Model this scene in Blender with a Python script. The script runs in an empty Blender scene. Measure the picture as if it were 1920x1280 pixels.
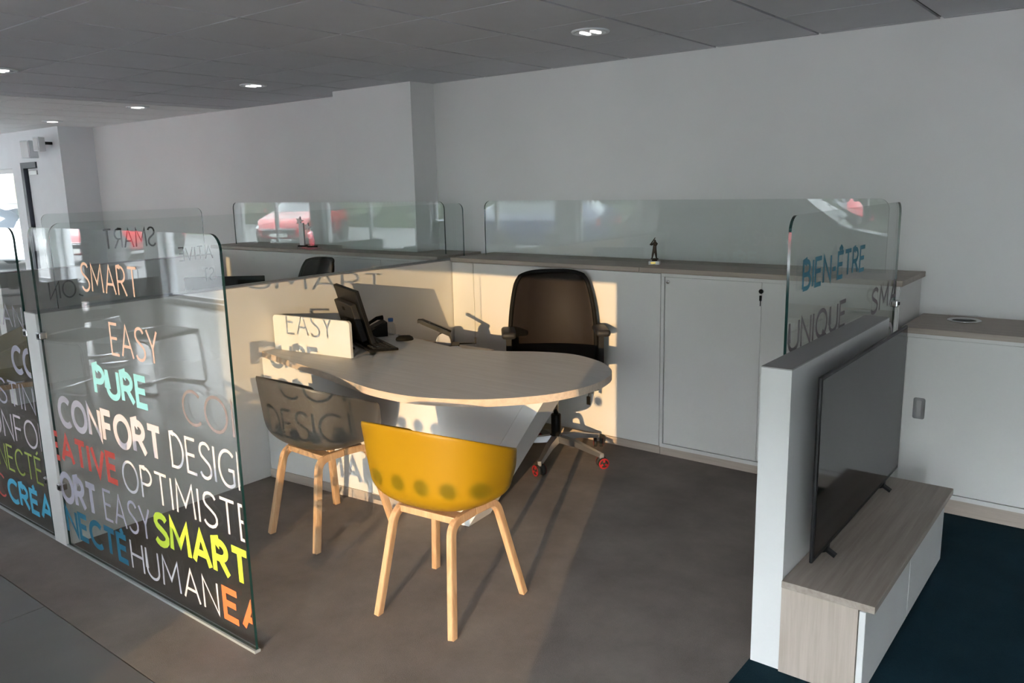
import bpy, bmesh, math, random
from mathutils import Vector, Matrix
random.seed(4)
R = math.radians
scene = bpy.context.scene
COL = scene.collection

# ------------------------------------------------------------------ camera, world, sun, exposure
def look_matrix():
    a, b, c = 0.6724, -0.1935, 0.0228
    m = Matrix.Rotation(a, 3, 'Z') @ Matrix.Rotation(b, 3, 'X') @ Matrix.Rotation(c, 3, 'Y')
    right, fwd, up = m.col[0], m.col[1], m.col[2]
    return Matrix(((right.x, up.x, -fwd.x, 5.779), (right.y, up.y, -fwd.y, -5.326), (right.z, up.z, -fwd.z, 1.65), (0, 0, 0, 1)))
cam = bpy.data.objects.new('camera', bpy.data.cameras.new('camera')); COL.objects.link(cam)
cam.data.sensor_width = 36; cam.data.lens = 1517 / 1920 * 36; cam.data.clip_start = 0.05; cam.data.clip_end = 300
cam.matrix_world = look_matrix(); scene.camera = cam

w = bpy.data.worlds.new('sky'); scene.world = w; w.use_nodes = True
nt = w.node_tree; nt.nodes.clear()
bg = nt.nodes.new('ShaderNodeBackground'); bg.inputs[0].default_value = (.92, .95, 1.0, 1); bg.inputs[1].default_value = 20.0   # bright hazy sky
wo = nt.nodes.new('ShaderNodeOutputWorld'); nt.links.new(bg.outputs[0], wo.inputs[0])

SUN = Vector((-0.41, 0.905, -0.122)).normalized()
sun = bpy.data.objects.new('sun', bpy.data.lights.new('sun', 'SUN')); COL.objects.link(sun)
sun.data.energy = 2.5; sun.data.color = (1.0, 0.64, 0.30); sun.data.angle = R(0.18)
sun.rotation_euler = SUN.to_track_quat('-Z', 'Y').to_euler(); sun.location = (9, -12, 4)

vs = scene.view_settings
vs.view_transform = 'Standard'; vs.look = 'None'; vs.gamma = 1; vs.exposure = 1.0; vs.use_curve_mapping = False
scene.cycles.transparent_max_bounces = 32; scene.cycles.use_adaptive_sampling = False
scene.cycles.max_bounces = 10; scene.cycles.diffuse_bounces = 5; scene.cycles.sample_clamp_indirect = 6

# ------------------------------------------------------------------ materials
def new_mat(name):
    m = bpy.data.materials.new(name); m.use_nodes = True
    n = m.node_tree.nodes; b = n['Principled BSDF']
    return m, m.node_tree, b
def plain(name, col, rough=.5, metal=0, spec=.5, bump=0, bscale=200, var=0, vscale=6, coat=0):
    m, t, b = new_mat(name)
    b.inputs['Base Color'].default_value = (*col, 1); b.inputs['Roughness'].default_value = rough
    b.inputs['Metallic'].default_value = metal; b.inputs['Specular IOR Level'].default_value = spec
    b.inputs['Coat Weight'].default_value = coat; b.inputs['Coat Roughness'].default_value = .04
    tc = t.nodes.new('ShaderNodeTexCoord')
    nz = t.nodes.new('ShaderNodeTexNoise'); nz.inputs['Scale'].default_value = vscale; nz.inputs['Detail'].default_value = 4
    t.links.new(tc.outputs['Object'], nz.inputs['Vector'])
    rp = t.nodes.new('ShaderNodeValToRGB')
    k = max(var, .015)
    rp.color_ramp.elements[0].position = .3; rp.color_ramp.elements[1].position = .7
    rp.color_ramp.elements[0].color = (*[c * (1 - k) for c in col], 1); rp.color_ramp.elements[1].color = (*[min(1, c * (1 + k)) for c in col], 1)
    t.links.new(nz.outputs['Fac'], rp.inputs['Fac']); t.links.new(rp.outputs['Color'], b.inputs['Base Color'])
    if bump:
        n2 = t.nodes.new('ShaderNodeTexNoise'); n2.inputs['Scale'].default_value = bscale; n2.inputs['Detail'].default_value = 3
        bp = t.nodes.new('ShaderNodeBump'); bp.inputs['Strength'].default_value = bump; bp.inputs['Distance'].default_value = .004
        t.links.new(tc.outputs['Object'], n2.inputs['Vector']); t.links.new(n2.outputs['Fac'], bp.inputs['Height']); t.links.new(bp.outputs['Normal'], b.inputs['Normal'])
    return m
def wood(name, c1, c2, axis='X', scale=1.0, rough=.45):
    m, t, b = new_mat(name)
    tc = t.nodes.new('ShaderNodeTexCoord'); mp = t.nodes.new('ShaderNodeMapping')
    s = {'X': (1.2, 26, 26), 'Y': (26, 1.2, 26), 'Z': (26, 26, 1.2)}[axis]
    mp.inputs['Scale'].default_value = [v * scale for v in s]
    nz = t.nodes.new('ShaderNodeTexNoise'); nz.inputs['Scale'].default_value = 2.2; nz.inputs['Detail'].default_value = 6; nz.inputs['Roughness'].default_value = .6; nz.inputs['Distortion'].default_value = .4
    rp = t.nodes.new('ShaderNodeValToRGB'); rp.color_ramp.elements[0].position = .32; rp.color_ramp.elements[1].position = .68
    rp.color_ramp.elements[0].color = (*c1, 1); rp.color_ramp.elements[1].color = (*c2, 1)
    t.links.new(tc.outputs['Object'], mp.inputs[0]); t.links.new(mp.outputs[0], nz.inputs['Vector']); t.links.new(nz.outputs['Fac'], rp.inputs[0]); t.links.new(rp.outputs[0], b.inputs['Base Color'])
    b.inputs['Roughness'].default_value = rough
    return m
def carpet(name, c1, c2):
    m, t, b = new_mat(name)
    tc = t.nodes.new('ShaderNodeTexCoord')
    n1 = t.nodes.new('ShaderNodeTexNoise'); n1.inputs['Scale'].default_value = 420; n1.inputs['Detail'].default_value = 2
    n2 = t.nodes.new('ShaderNodeTexNoise'); n2.inputs['Scale'].default_value = 2.6; n2.inputs['Detail'].default_value = 7; n2.inputs['Roughness'].default_value = .65
    ad = t.nodes.new('ShaderNodeMath'); ad.operation = 'MULTIPLY_ADD'; ad.inputs[1].default_value = .38
    mu = t.nodes.new('ShaderNodeMath'); mu.operation = 'MULTIPLY'; mu.inputs[1].default_value = .62
    rp = t.nodes.new('ShaderNodeValToRGB'); rp.color_ramp.elements[0].position = .34; rp.color_ramp.elements[1].position = .66
    rp.color_ramp.elements[0].color = (*c1, 1); rp.color_ramp.elements[1].color = (*c2, 1)
    bp = t.nodes.new('ShaderNodeBump'); bp.inputs['Strength'].default_value = .6; bp.inputs['Distance'].default_value = .004
    L = t.links.new
    L(tc.outputs['Object'], n1.inputs['Vector']); L(tc.outputs['Object'], n2.inputs['Vector'])
    L(n2.outputs['Fac'], mu.inputs[0]); L(n1.outputs['Fac'], ad.inputs[0]); L(mu.outputs[0], ad.inputs[2]); L(ad.outputs[0], rp.inputs[0]); L(rp.outputs[0], b.inputs['Base Color'])
    L(n1.outputs['Fac'], bp.inputs['Height']); L(bp.outputs[0], b.inputs['Normal'])
    b.inputs['Roughness'].default_value = .95; b.inputs['Specular IOR Level'].default_value = .1
    return m
def clear_glass(name, tint=(.965, .982, .976), base=.04):
    m = bpy.data.materials.new(name); m.use_nodes = True; t = m.node_tree; t.nodes.clear(); L = t.links.new
    g = t.nodes.new('ShaderNodeNewGeometry')
    d = t.nodes.new('ShaderNodeVectorMath'); d.operation = 'DOT_PRODUCT'
    ab = t.nodes.new('ShaderNodeMath'); ab.operation = 'ABSOLUTE'
    su = t.nodes.new('ShaderNodeMath'); su.operation = 'SUBTRACT'; su.inputs[0].default_value = 1
    pw = t.nodes.new('ShaderNodeMath'); pw.operation = 'POWER'; pw.inputs[1].default_value = 5
    ma = t.nodes.new('ShaderNodeMath'); ma.operation = 'MULTIPLY_ADD'; ma.inputs[1].default_value = 1 - base; ma.inputs[2].default_value = base
    tr = t.nodes.new('ShaderNodeBsdfTransparent'); tr.inputs[0].default_value = (*tint, 1)
    gl = t.nodes.new('ShaderNodeBsdfGlossy'); gl.inputs['Roughness'].default_value = 0
    mx = t.nodes.new('ShaderNodeMixShader'); o = t.nodes.new('ShaderNodeOutputMaterial')
    L(g.outputs['Incoming'], d.inputs[0]); L(g.outputs['Normal'], d.inputs[1]); L(d.outputs['Value'], ab.inputs[0]); L(ab.outputs[0], su.inputs[1])
    L(su.outputs[0], pw.inputs[0]); L(pw.outputs[0], ma.inputs[0]); L(ma.outputs[0], mx.inputs[0]); L(tr.outputs[0], mx.inputs[1]); L(gl.outputs[0], mx.inputs[2]); L(mx.outputs[0], o.inputs[0])
    return m
def meshy(name, col, through):
    m = bpy.data.materials.new(name); m.use_nodes = True; t = m.node_tree; L = t.links.new
    b = t.nodes['Principled BSDF']; b.inputs['Base Color'].default_value = (*col, 1); b.inputs['Roughness'].default_value = .6; b.inputs['Specular IOR Level'].default_value = .25
    tr = t.nodes.new('ShaderNodeBsdfTransparent'); mx = t.nodes.new('ShaderNodeMixShader'); mx.inputs[0].default_value = through
    L(b.outputs[0], mx.inputs[1]); L(tr.outputs[0], mx.inputs[2]); L(mx.outputs[0], t.nodes['Material Output'].inputs[0])
    return m
def emit(name, col, s):
    m, t, b = new_mat(name); b.inputs['Base Color'].default_value = (*col, 1); b.inputs['Emission Color'].default_value = (*col, 1); b.inputs['Emission Strength'].default_value = s
    return m
M = dict(
    wall=plain('wall_paint', (.735, .73, .735), .8, var=.02, vscale=2, bump=.05, bscale=300),
    wallw=plain('bright_wall_paint', (.78, .80, .83), .8),
    tile=plain('ceiling_tile_board', (.57, .57, .60), .9, bump=.25, bscale=260, var=.02),
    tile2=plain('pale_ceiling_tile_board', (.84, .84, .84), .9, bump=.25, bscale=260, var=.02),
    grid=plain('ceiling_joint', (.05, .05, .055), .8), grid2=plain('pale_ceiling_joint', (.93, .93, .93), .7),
    carpet=carpet('grey_carpet', (.165, .143, .128), (.275, .242, .218)),
    teal=carpet('teal_carpet', (.004, .017, .026), (.011, .034, .047)),
    ftile=plain('grey_floor_tile', (.15, .15, .145), .22, var=.05, vscale=3), grout=plain('floor_grout', (.16, .16, .16), .8),
    white=plain('white_laminate', (.71, .70, .69), .42, var=.01), edge=plain('grey_edge_band', (.36, .35, .35), .5),
    white2=plain('bright_white_laminate', (.73, .73, .73), .4),
    top=wood('grey_oak_worktop', (.33, .275, .235), (.42, .36, .31), 'X'),
    topy=wood('grey_oak_bench', (.30, .25, .21), (.40, .345, .30), 'Y'),
    topz=wood('pale_oak_side', (.41, .345, .295), (.51, .44, .385), 'Z'),
    desk=wood('white_ash_desk', (.52, .51, .50), (.60, .592, .582), 'X', .8), deske=wood('ash_edge_band', (.58, .46, .36), (.70, .57, .46), 'X'),
    plinth=wood('oak_plinth', (.42, .35, .30), (.50, .43, .37), 'X'),
    legw=wood('oak_leg', (.45, .265, .14), (.60, .385, .22), 'Z', 1.0),
    yellow=plain('yellow_plastic', (.345, .19, .004), .45, spec=.3, var=.03, vscale=4), grey=plain('grey_plastic', (.085, .080, .073), .42, var=.03, vscale=4),
    olive=plain('olive_plastic', (.22, .17, .06), .45),
    black=plain('black_plastic', (.008, .008, .009), .45, spec=.2), blackm=plain('matte_black', (.006, .006, .006), .7, spec=.15), dgrey=plain('dark_grey_plastic', (.026, .026, .028), .5, spec=.25),
    mesh=meshy('black_mesh_fabric', (.010, .006, .005), .08), meshg=meshy('grey_mesh_fabric', (.08, .085, .09), .3), pad=plain('lumbar_pad_fabric', (.008, .007, .006), .9, bump=.4, bscale=500),
    chrome=plain('chrome', (.75, .75, .76), .15, 1), alu=plain('brushed_aluminium', (.36, .36, .37), .35, 1), steel=plain('steel_trim', (.50, .50, .52), .4, .8),
    red=plain('red_plastic', (.28, .010, .014), .4), screen=plain('tv_screen_gloss', (.006, .006, .007), .08, spec=.13), bezel=plain('tv_bezel', (.008, .008, .009), .45, spec=.3),
    glass=clear_glass('clear_glass'), gedge=plain('green_glass_edge', (.01, .045, .04), .1, spec=.8), gfac=clear_glass('shopfront_glass', (.96, .98, .98)),
    rail=plain('pale_floor_rail', (.42, .45, .45), .4, .3),
    bronze=plain('bronze', (.035, .02, .010), .45, .6), marble=plain('white_marble', (.6, .6, .62), .3, var=.1, vscale=40), gold=plain('brass_plate', (.55, .40, .12), .3, .9),
    crystal=clear_glass('crystal', (.90, .92, .94), .10), paper=plain('white_paper', (.75, .75, .74), .8), blue=plain('blue_plastic', (.04, .14, .42), .4),
    dot=plain('frosted_dot_film', (.80, .82, .84), .8), frame=plain('white_window_frame', (.80, .81, .82), .5), dframe=plain('dark_door_frame', (.02, .025, .04), .4),
    asphalt=plain('asphalt', (.10, .10, .10), .9, bump=.3, bscale=60, var=.1), shade_hedge=plain('hedge_leaves', (.045, .06, .03), .9, bump=.8, bscale=8, var=.5, vscale=3),
    cream=plain('cream_render', (.55, .52, .38), .9, var=.05), rubber=plain('tyre_rubber', (.015, .015, .015), .8), lamp=emit('lamp_glow', (1, .97, .95), .9),
    v_mauve=plain('mauve_film', (.56, .50, .53), .7), v_white=plain('white_film', (.58, .56, .58), .7), v_pink=plain('pink_film', (.52, .40, .38), .7), v_dim=plain('taupe_film', (.22, .19, .205), .7), v_btre=plain('dusty_blue_film', (.04, .20, .28), .7), v_cyan=plain('aqua_film', (.24, .56, .64), .6), v_red=plain('red_film', (.58, .07, .05), .6),
    v_lime=plain('lime_film', (.52, .66, .05), .6), v_teal=plain('petrol_film', (.004, .13, .22), .6), v_orange=plain('orange_film', (.85, .17, .05), .6),
    v_blue=plain('sky_blue_film', (.05, .38, .58), .6), v_dark=plain('dark_grey_film', (.10, .10, .11), .7), v_pale=plain('pale_lilac_film', (.40, .38, .45), .7), v_lime2=plain('olive_green_film', (.28, .36, .04), .6),
    carred=plain('red_car_paint', (.40, .012, .02), .25, coat=1), carblue=plain('dark_blue_car_paint', (.02, .03, .09), .25, coat=1), carwhite=plain('white_car_paint', (.75, .77, .8), .3, coat=1),
    cardark=plain('black_car_paint', (.012, .012, .014), .2, coat=1), carglass=plain('car_window', (.03, .04, .05), .05, spec=.9), plate=plain('number_plate', (.75, .75, .72), .5),
)

M['lamp'].cycles.emission_sampling = 'NONE'
# ------------------------------------------------------------------ mesh helpers
def bm_new(): return bmesh.new()
def box(bm, x0, x1, y0, y1, z0, z1, bev=0, seg=2):
    r = bmesh.ops.create_cube(bm, size=1)
    vs_ = r['verts']
    for v in vs_:
        v.co = Vector(((x0 + x1) / 2 + v.co.x * (x1 - x0), (y0 + y1) / 2 + v.co.y * (y1 - y0), (z0 + z1) / 2 + v.co.z * (z1 - z0)))
    if bev:
        es = list({e for v in vs_ for e in v.link_edges})
        bmesh.ops.bevel(bm, geom=es, offset=bev, segments=seg, affect='EDGES', profile=.5)
    return bm
def prism(bm, pts, axis, a0, a1, side_mat=0):
    """extrude a closed 2-D outline: axis 'y' -> (x,z) outline, 'x' -> (y,z), 'z' -> (x,y)"""
    def P(p, a): return {'y': (p[0], a, p[1]), 'x': (a, p[0], p[1]), 'z': (p[0], p[1], a)}[axis]
    A = [bm.verts.new(P(p, a0)) for p in pts]; B = [bm.verts.new(P(p, a1)) for p in pts]
    bm.faces.new(A[::-1]); bm.faces.new(B)
    n = len(pts)
    for i in range(n):
        f = bm.faces.new((A[i], A[(i + 1) % n], B[(i + 1) % n], B[i])); f.material_index = side_mat
    bmesh.ops.recalc_face_normals(bm, faces=bm.faces[:])
    return bm
def rrect(u0, u1, v0, v1, rad, corners='tl tr', n=7):
    """rounded rectangle outline, ccw from lower-left"""
    def arc(cx, cy, a0): return [(cx + rad * math.cos(R(a0 + 90 * i / n)), cy + rad * math.sin(R(a0 + 90 * i / n))) for i in range(n + 1)]
    o = []
    o += arc(u0 + rad, v0 + rad, 180) if 'bl' in corners else [(u0, v0)]
    o += arc(u1 - rad, v0 + rad, 270) if 'br' in corners else [(u1, v0)]
    o += arc(u1 - rad, v1 - rad, 0) if 'tr' in corners else [(u1, v1)]
    o += arc(u0 + rad, v1 - rad, 90) if 'tl' in corners else [(u0, v1)]
    return o
def lathe(bm, prof, cx=0, cy=0, n=24, cz=0):
    rings = []
    for r, z in prof:
        rings.append([bm.verts.new((cx + max(r, 1e-4) * math.cos(2 * math.pi * i / n), cy + max(r, 1e-4) * math.sin(2 * math.pi * i / n), cz + z)) for i in range(n)])
    for a, b in zip(rings, rings[1:]):
        for i in range(n): bm.faces.new((a[i], a[(i + 1) % n], b[(i + 1) % n], b[i]))
    bm.faces.new(rings[0][::-1]); bm.faces.new(rings[-1])
    bmesh.ops.recalc_face_normals(bm, faces=bm.faces[:])
    return bm
def sweep(bm, path, prof, up=Vector((0, 0, 1)), cap=True, closed=False):
    """sweep a 2-D profile [(side, up)] along 3-D points; prof may be a function of i"""
    P = [Vector(p) for p in path]; rings = []
    n = len(P); prev = None
    for i, p in enumerate(P):
        t = (P[min(i + 1, n - 1)] - P[max(i - 1, 0)]).normalized()
        u = prev if prev is not None else up
        s = t.cross(u)
        if s.length < 1e-4: s = t.cross(Vector((1, 0, 0)))
        s.normalize(); uu = s.cross(t).normalized(); prev = uu
        pr = prof(i) if callable(prof) else prof
        rings.append([bm.verts.new(p + s * a + uu * b) for a, b in pr])
    m = len(rings[0])
    for a, b in zip(rings, rings[1:]):
        for k in range(m): bm.faces.new((a[k], a[(k + 1) % m], b[(k + 1) % m], b[k]))
    if cap: bm.faces.new(rings[0][::-1]); bm.faces.new(rings[-1])
    bmesh.ops.recalc_face_normals(bm, faces=bm.faces[:])
    return bm
def circ(r, n=10, r2=None): return [(r * math.cos(2 * math.pi * i / n), (r2 or r) * math.sin(2 * math.pi * i / n)) for i in range(n)]
def spline(pts, k=8, closed=False):
    n = len(pts); out = []
    P = [Vector(p) for p in pts]
    rng = range(n) if closed else range(n - 1)
    for i in rng:
        p0 = P[(i - 1) % n] if closed or i > 0 else P[0]; p1 = P[i]; p2 = P[(i + 1) % n]; p3 = P[(i + 2) % n] if closed or i + 2 < n else P[-1]
        for j in range(k):
            t = j / k
            out.append(.5 * ((2 * p1) + (-p0 + p2) * t + (2 * p0 - 5 * p1 + 4 * p2 - p3) * t * t + (-p0 + 3 * p1 - 3 * p2 + p3) * t ** 3))
    if not closed: out.append(P[-1])
    return out
def mk(name, bm, mat, parent=None, smooth=False, loc=None, mods=()):
    me = bpy.data.meshes.new(name); bm.to_mesh(me); bm.free()
    for m in (mat if isinstance(mat, (list, tuple)) else [mat]): me.materials.append(M[m] if isinstance(m, str) else m)
    if smooth:
        for p in me.polygons: p.use_smooth = True
    o = bpy.data.objects.new(name, me); COL.objects.link(o)
    if parent is not None:
        o.parent = parent
        if loc is None and parent.get('world_coords'): o.location = -Vector(parent['world_coords'])
    if loc is not None: o.location = loc
    for kind, kw in mods:
        md = o.modifiers.new(kind.lower(), kind)
        for k, v in kw.items(): setattr(md, k, v)
    return o
def tag(o, label=None, cat=None, group=None, kind=None):
    if label: o['label'] = label
    if cat: o['category'] = cat
    if group: o['group'] = group
    if kind: o['kind'] = kind
    return o
def thing(name, label, cat, loc=(0, 0, 0), rotz=0, group=None, world=True):
    """Empty at the base; with world=True its parts are written in world coordinates"""
    o = bpy.data.objects.new(name, None); COL.objects.link(o); o.location = loc; o.rotation_euler = (0, 0, rotz); o.empty_display_size = .1
    if world: o['world_coords'] = list(loc)
    return tag(o, label, cat, group)
def struct(name, bm, mat, parent=None, **k):
    o = mk(name, bm, mat, parent, **k)
    if parent is None: o['kind'] = 'structure'
    return o
def dup(root, loc, rotz, label, mat_swap=None, group=None, scale=None):
    r = root.copy(); COL.objects.link(r); r.location = loc; r.rotation_euler = (0, 0, rotz); r['label'] = label
    if group: r['group'] = group
    if scale: r.scale = scale
    def rec(a, b):
        for ch in a.children:
            c = ch.copy(); COL.objects.link(c); c.parent = b
            if mat_swap and c.data and any(m.name in mat_swap for m in c.data.materials if m):
                c.data = c.data.copy()
                for i, m in enumerate(c.data.materials):
                    if m.name in mat_swap: c.data.materials[i] = mat_swap[m.name]
            rec(ch, c)
    rec(root, r)
    return r

# ------------------------------------------------------------------ stroke lettering (film words on the glass)
def earc(cx, cy, rx, ry, a0, a1, n=14): return [(cx + rx * math.cos(R(a0 + (a1 - a0) * i / n)), cy + ry * math.sin(R(a0 + (a1 - a0) * i / n))) for i in range(n + 1)]
_S = [(.53, .86), (.47, .95), (.36, 1.0), (.24, 1.0), (.12, .95), (.05, .85), (.04, .74), (.10, .63), (.22, .56), (.36, .48), (.48, .40), (.54, .29), (.53, .16), (.45, .06), (.32, 0), (.18, 0), (.07, .05), (.0, .14)]
GL = {
    'A': (.70, [[(0, 0), (.35, 1), (.70, 0)], [(.12, .34), (.58, .34)]]),
    'B': (.56, [[(0, 0), (0, 1), (.26, 1)] + earc(.26, .76, .23, .24, 90, -90) + [(0, .52)], [(.26, .52)] + earc(.29, .26, .27, .26, 90, -90) + [(0, 0)]]),
    'C': (.66, [earc(.40, .5, .40, .5, 48, 312, 22)]),
    'D': (.64, [[(0, 0), (0, 1), (.2, 1)] + earc(.2, .5, .44, .5, 90, -90, 18) + [(0, 0)]]),
    'E': (.48, [[(.48, 1), (0, 1), (0, 0), (.48, 0)], [(0, .53), (.42, .53)]]),
    'F': (.46, [[(.46, 1), (0, 1), (0, 0)], [(0, .52), (.40, .52)]]),
    'G': (.70, [earc(.42, .5, .42, .5, 48, 300, 22) + [(.68, .10), (.68, .47), (.44, .47)]]),
    'H': (.62, [[(0, 0), (0, 1)], [(.62, 0), (.62, 1)], [(0, .52), (.62, .52)]]),
    'I': (.02, [[(0, 0), (0, 1)]]),
    'M': (.82, [[(0, 0), (.06, 1), (.41, .30), (.76, 1), (.82, 0)]]),
    'N': (.62, [[(0, 0), (0, 1), (.62, 0), (.62, 1)]]),
    'O': (.80, [earc(.40, .5, .40, .5, 90, 450, 28)]),
    'P': (.52, [[(0, 0), (0, 1), (.24, 1)] + earc(.24, .73, .28, .27, 90, -90) + [(0, .46)]]),
    'Q': (.84, [earc(.40, .5, .40, .5, 90, 450, 28), [(.48, .20), (.80, -.08)]]),
    'R': (.56, [[(0, 0), (0, 1), (.24, 1)] + earc(.24, .74, .27, .26, 90, -90) + [(0, .48)], [(.24, .48), (.56, 0)]]),
    'S': (.54, [_S]), 'T': (.58, [[(0, 1), (.58, 1)], [(.29, 1), (.29, 0)]]),
    'U': (.60, [[(0, 1), (0, .30)] + earc(.30, .30, .30, .30, 180, 360) + [(.60, 1)]]),
    'V': (.66, [[(0, 1), (.33, 0), (.66, 1)]]), 'Y': (.60, [[(0, 1), (.30, .46), (.60, 1)], [(.30, .46), (.30, 0)]]),
    '-': (.26, [[(0, .42), (.26, .42)]]), "'": (.0, []),
}
GL['É'] = (.48, GL['E'][1] + [[(.20, 1.13), (.34, 1.26)]]); GL['Ê'] = (.48, GL['E'][1] + [[(.08, 1.12), (.24, 1.25), (.40, 1.12)]])
def word(bm, s, u0, u1, v0, v1, weight, place, clip=(None, None), gap=.20):
    """flat film letters; weight is the stroke width as a share of the letter height; place(u,v)->xyz"""
    H = v1 - v0; x = 0; strokes = []
    for ch in s:
        wd, st = GL[ch]
        for p in st: strokes.append([(x + a, b) for a, b in p])
        x += wd + gap
    tot = x - gap; hw = weight / 2
    sx = (u1 - u0) / H; k = (sx - weight) / tot
    t = bmesh.new(); kq = 0
    for p in strokes:
        q = [Vector((hw + a * k, hw + b * (1 - weight))) for a, b in p]
        n = len(q); loop = (q[0] - q[-1]).length < 1e-5
        Lf, Rt = [], []
        for i in range(n):
            d0 = (q[i] - q[i - 1]) if i else ((q[0] - q[-2]) if loop else q[1] - q[0])
            d1 = (q[i + 1] - q[i]) if i < n - 1 else ((q[1] - q[0]) if loop else q[-1] - q[-2])
            d0 = d0.normalized(); d1 = d1.normalized(); n0 = Vector((-d0.y, d0.x)); n1 = Vector((-d1.y, d1.x)); mm = n0 + n1
            mm = n0 if mm.length < 1e-3 else mm.normalized()
            l = min(hw / max(mm.dot(n1), .2), hw * 2.0)
            Lf.append(q[i] + mm * l); Rt.append(q[i] - mm * l)
        for i in range(n - 1):
            kq = (kq + 1) % 9
            vs4 = [t.verts.new((v.x * H + u0, v.y * H + v0, kq * 4e-5)) for v in (Lf[i], Rt[i], Rt[i + 1], Lf[i + 1])]
            t.faces.new(vs4)
    for c, sgn in ((clip[0], -1), (clip[1], 1)):
        if c is not None:
            bmesh.ops.bisect_plane(t, geom=t.verts[:] + t.edges[:] + t.faces[:], plane_co=(c, 0, 0), plane_no=(sgn, 0, 0), clear_outer=True)
    vm = {v: bm.verts.new(place(v.co.x, v.co.y, v.co.z)) for v in t.verts}
    for f in t.faces: bm.faces.new([vm[v] for v in f.verts])
    t.free()

# ------------------------------------------------------------------ dimensions
CEIL = 2.409; YW = -0.6; YC = -1.08; YG = -3.83; YF = -8.6; XR = 11.2; XL = -13.0; ZC = 1.14
# ------------------------------------------------------------------ floor
bm = bm_new(); box(bm, XL, XR, YF - .2, YW + .4, -.2, -.012); floor = struct('floor', bm, 'grout')
bm = bm_new(); box(bm, -1.3, 4.815, -4.148, YW, -.012, 0); mk('carpet', bm, 'carpet', floor)
bm = bm_new(); box(bm, -6.0, -1.3, -4.148, YW, -.012, 0); mk('carpet', bm, 'carpet', floor)
bm = bm_new(); box(bm, 4.815, XR, -4.148, YW, -.012, .003); tc_ = mk('carpet', bm, 'teal', floor); tc_['label'] = 'dark teal carpet'
TS = .9
tm = bm_new(); box(tm, .002, TS - .002, -TS + .002, -.002, -.012, 0)
first = None
for j in range(5):
    for i in range(-17, 7):
        x = 2.38 + i * TS - (0); y = -4.150 - j * TS
        if x + TS > XR or x < XL: continue
        if first is None: first = mk('floor_tile', tm, 'ftile', floor, loc=(x, y, 0))
        else:
            o = first.copy(); COL.objects.link(o); o.location = (x, y, 0)
# ------------------------------------------------------------------ ceiling of boards
bm = bm_new(); box(bm, -1.42, XR, YF, YW + .4, CEIL + .012, CEIL + .2); ceil = struct('ceiling', bm, 'grid')
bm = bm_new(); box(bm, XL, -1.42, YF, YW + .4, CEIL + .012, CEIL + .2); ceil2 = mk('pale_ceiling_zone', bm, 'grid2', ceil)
def tile_mesh(x0, x1, y0, y1):
    b = bm_new(); box(b, x0, x1, y0, y1, CEIL, CEIL + .02); return b
cache = {}
for m in range(-21, 14):
    for l in range(0, 15):
        x0 = .027 + .6 * m; x1 = x0 + .6; y1 = -.047 - .6 * l; y0 = y1 - .6
        y1 = min(y1, YW); 
        if y1 - y0 < .02: continue
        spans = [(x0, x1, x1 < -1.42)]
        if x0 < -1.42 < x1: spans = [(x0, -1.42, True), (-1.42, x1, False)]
        for x0, x1, pale in spans:
            if x1 - x0 < .03 or x0 < XL or x1 > XR or y0 < YF: continue
            g = .005; gx = .010      # the joints along the depth of the room are the wider ones
            key = (round(x1 - x0, 3), round(y1 - y0, 3), pale)
            if key not in cache:
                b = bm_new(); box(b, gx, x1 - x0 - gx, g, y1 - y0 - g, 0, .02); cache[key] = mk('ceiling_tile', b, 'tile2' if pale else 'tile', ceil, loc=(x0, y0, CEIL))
            else:
                o = cache[key].copy(); COL.objects.link(o); o.location = (x0, y0, CEIL)
# downlights
def downlight(x, y, label):
    t = thing('recessed_downlight', label, 'ceiling light', (x, y, CEIL - .004), group='recessed downlights', world=False)
    b = bm_new(); n = 32
    prof = [(.080, .004), (.098, .004), (.100, 0), (.096, -.006), (.080, -.004)]
    rings = [[b.verts.new((r * math.cos(2 * math.pi * i / n), r * math.sin(2 * math.pi * i / n), z)) for i in range(n)] for r, z in prof]
    for a, c in zip(rings, rings[1:] + rings[:1]):
        for i in range(n): b.faces.new((a[i], a[(i + 1) % n], c[(i + 1) % n], c[i]))
    bmesh.ops.recalc_face_normals(b, faces=b.faces[:]); mk('trim_ring', b, 'wallw', t, True)
    b = bm_new(); lathe(b, [(.080, -.0045), (.072, -.0035), (.02, -.001)], n=24); rf = mk('reflector', b, 'chrome', t)
    for s in (-1, 1):
        b = bm_new(); box(b, s * .032 - .012, s * .032 + .012, -.04, .04, -.010, -.0046, .003); mk('lamp_tube', b, 'lamp', t)
downlight(3.383, -1.609, 'round recessed downlight in the ceiling above the low cabinet wall')
downlight(.389, -1.578, 'round recessed downlight near the wall column')
downlight(-1.646, -1.414, 'round recessed downlight at the start of the pale ceiling zone')
downlight(-3.628, -1.331, 'round recessed downlight farthest back in the pale ceiling zone')
downlight(.06, -3.17, 'round recessed downlight cut by the left edge of the picture')
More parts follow.
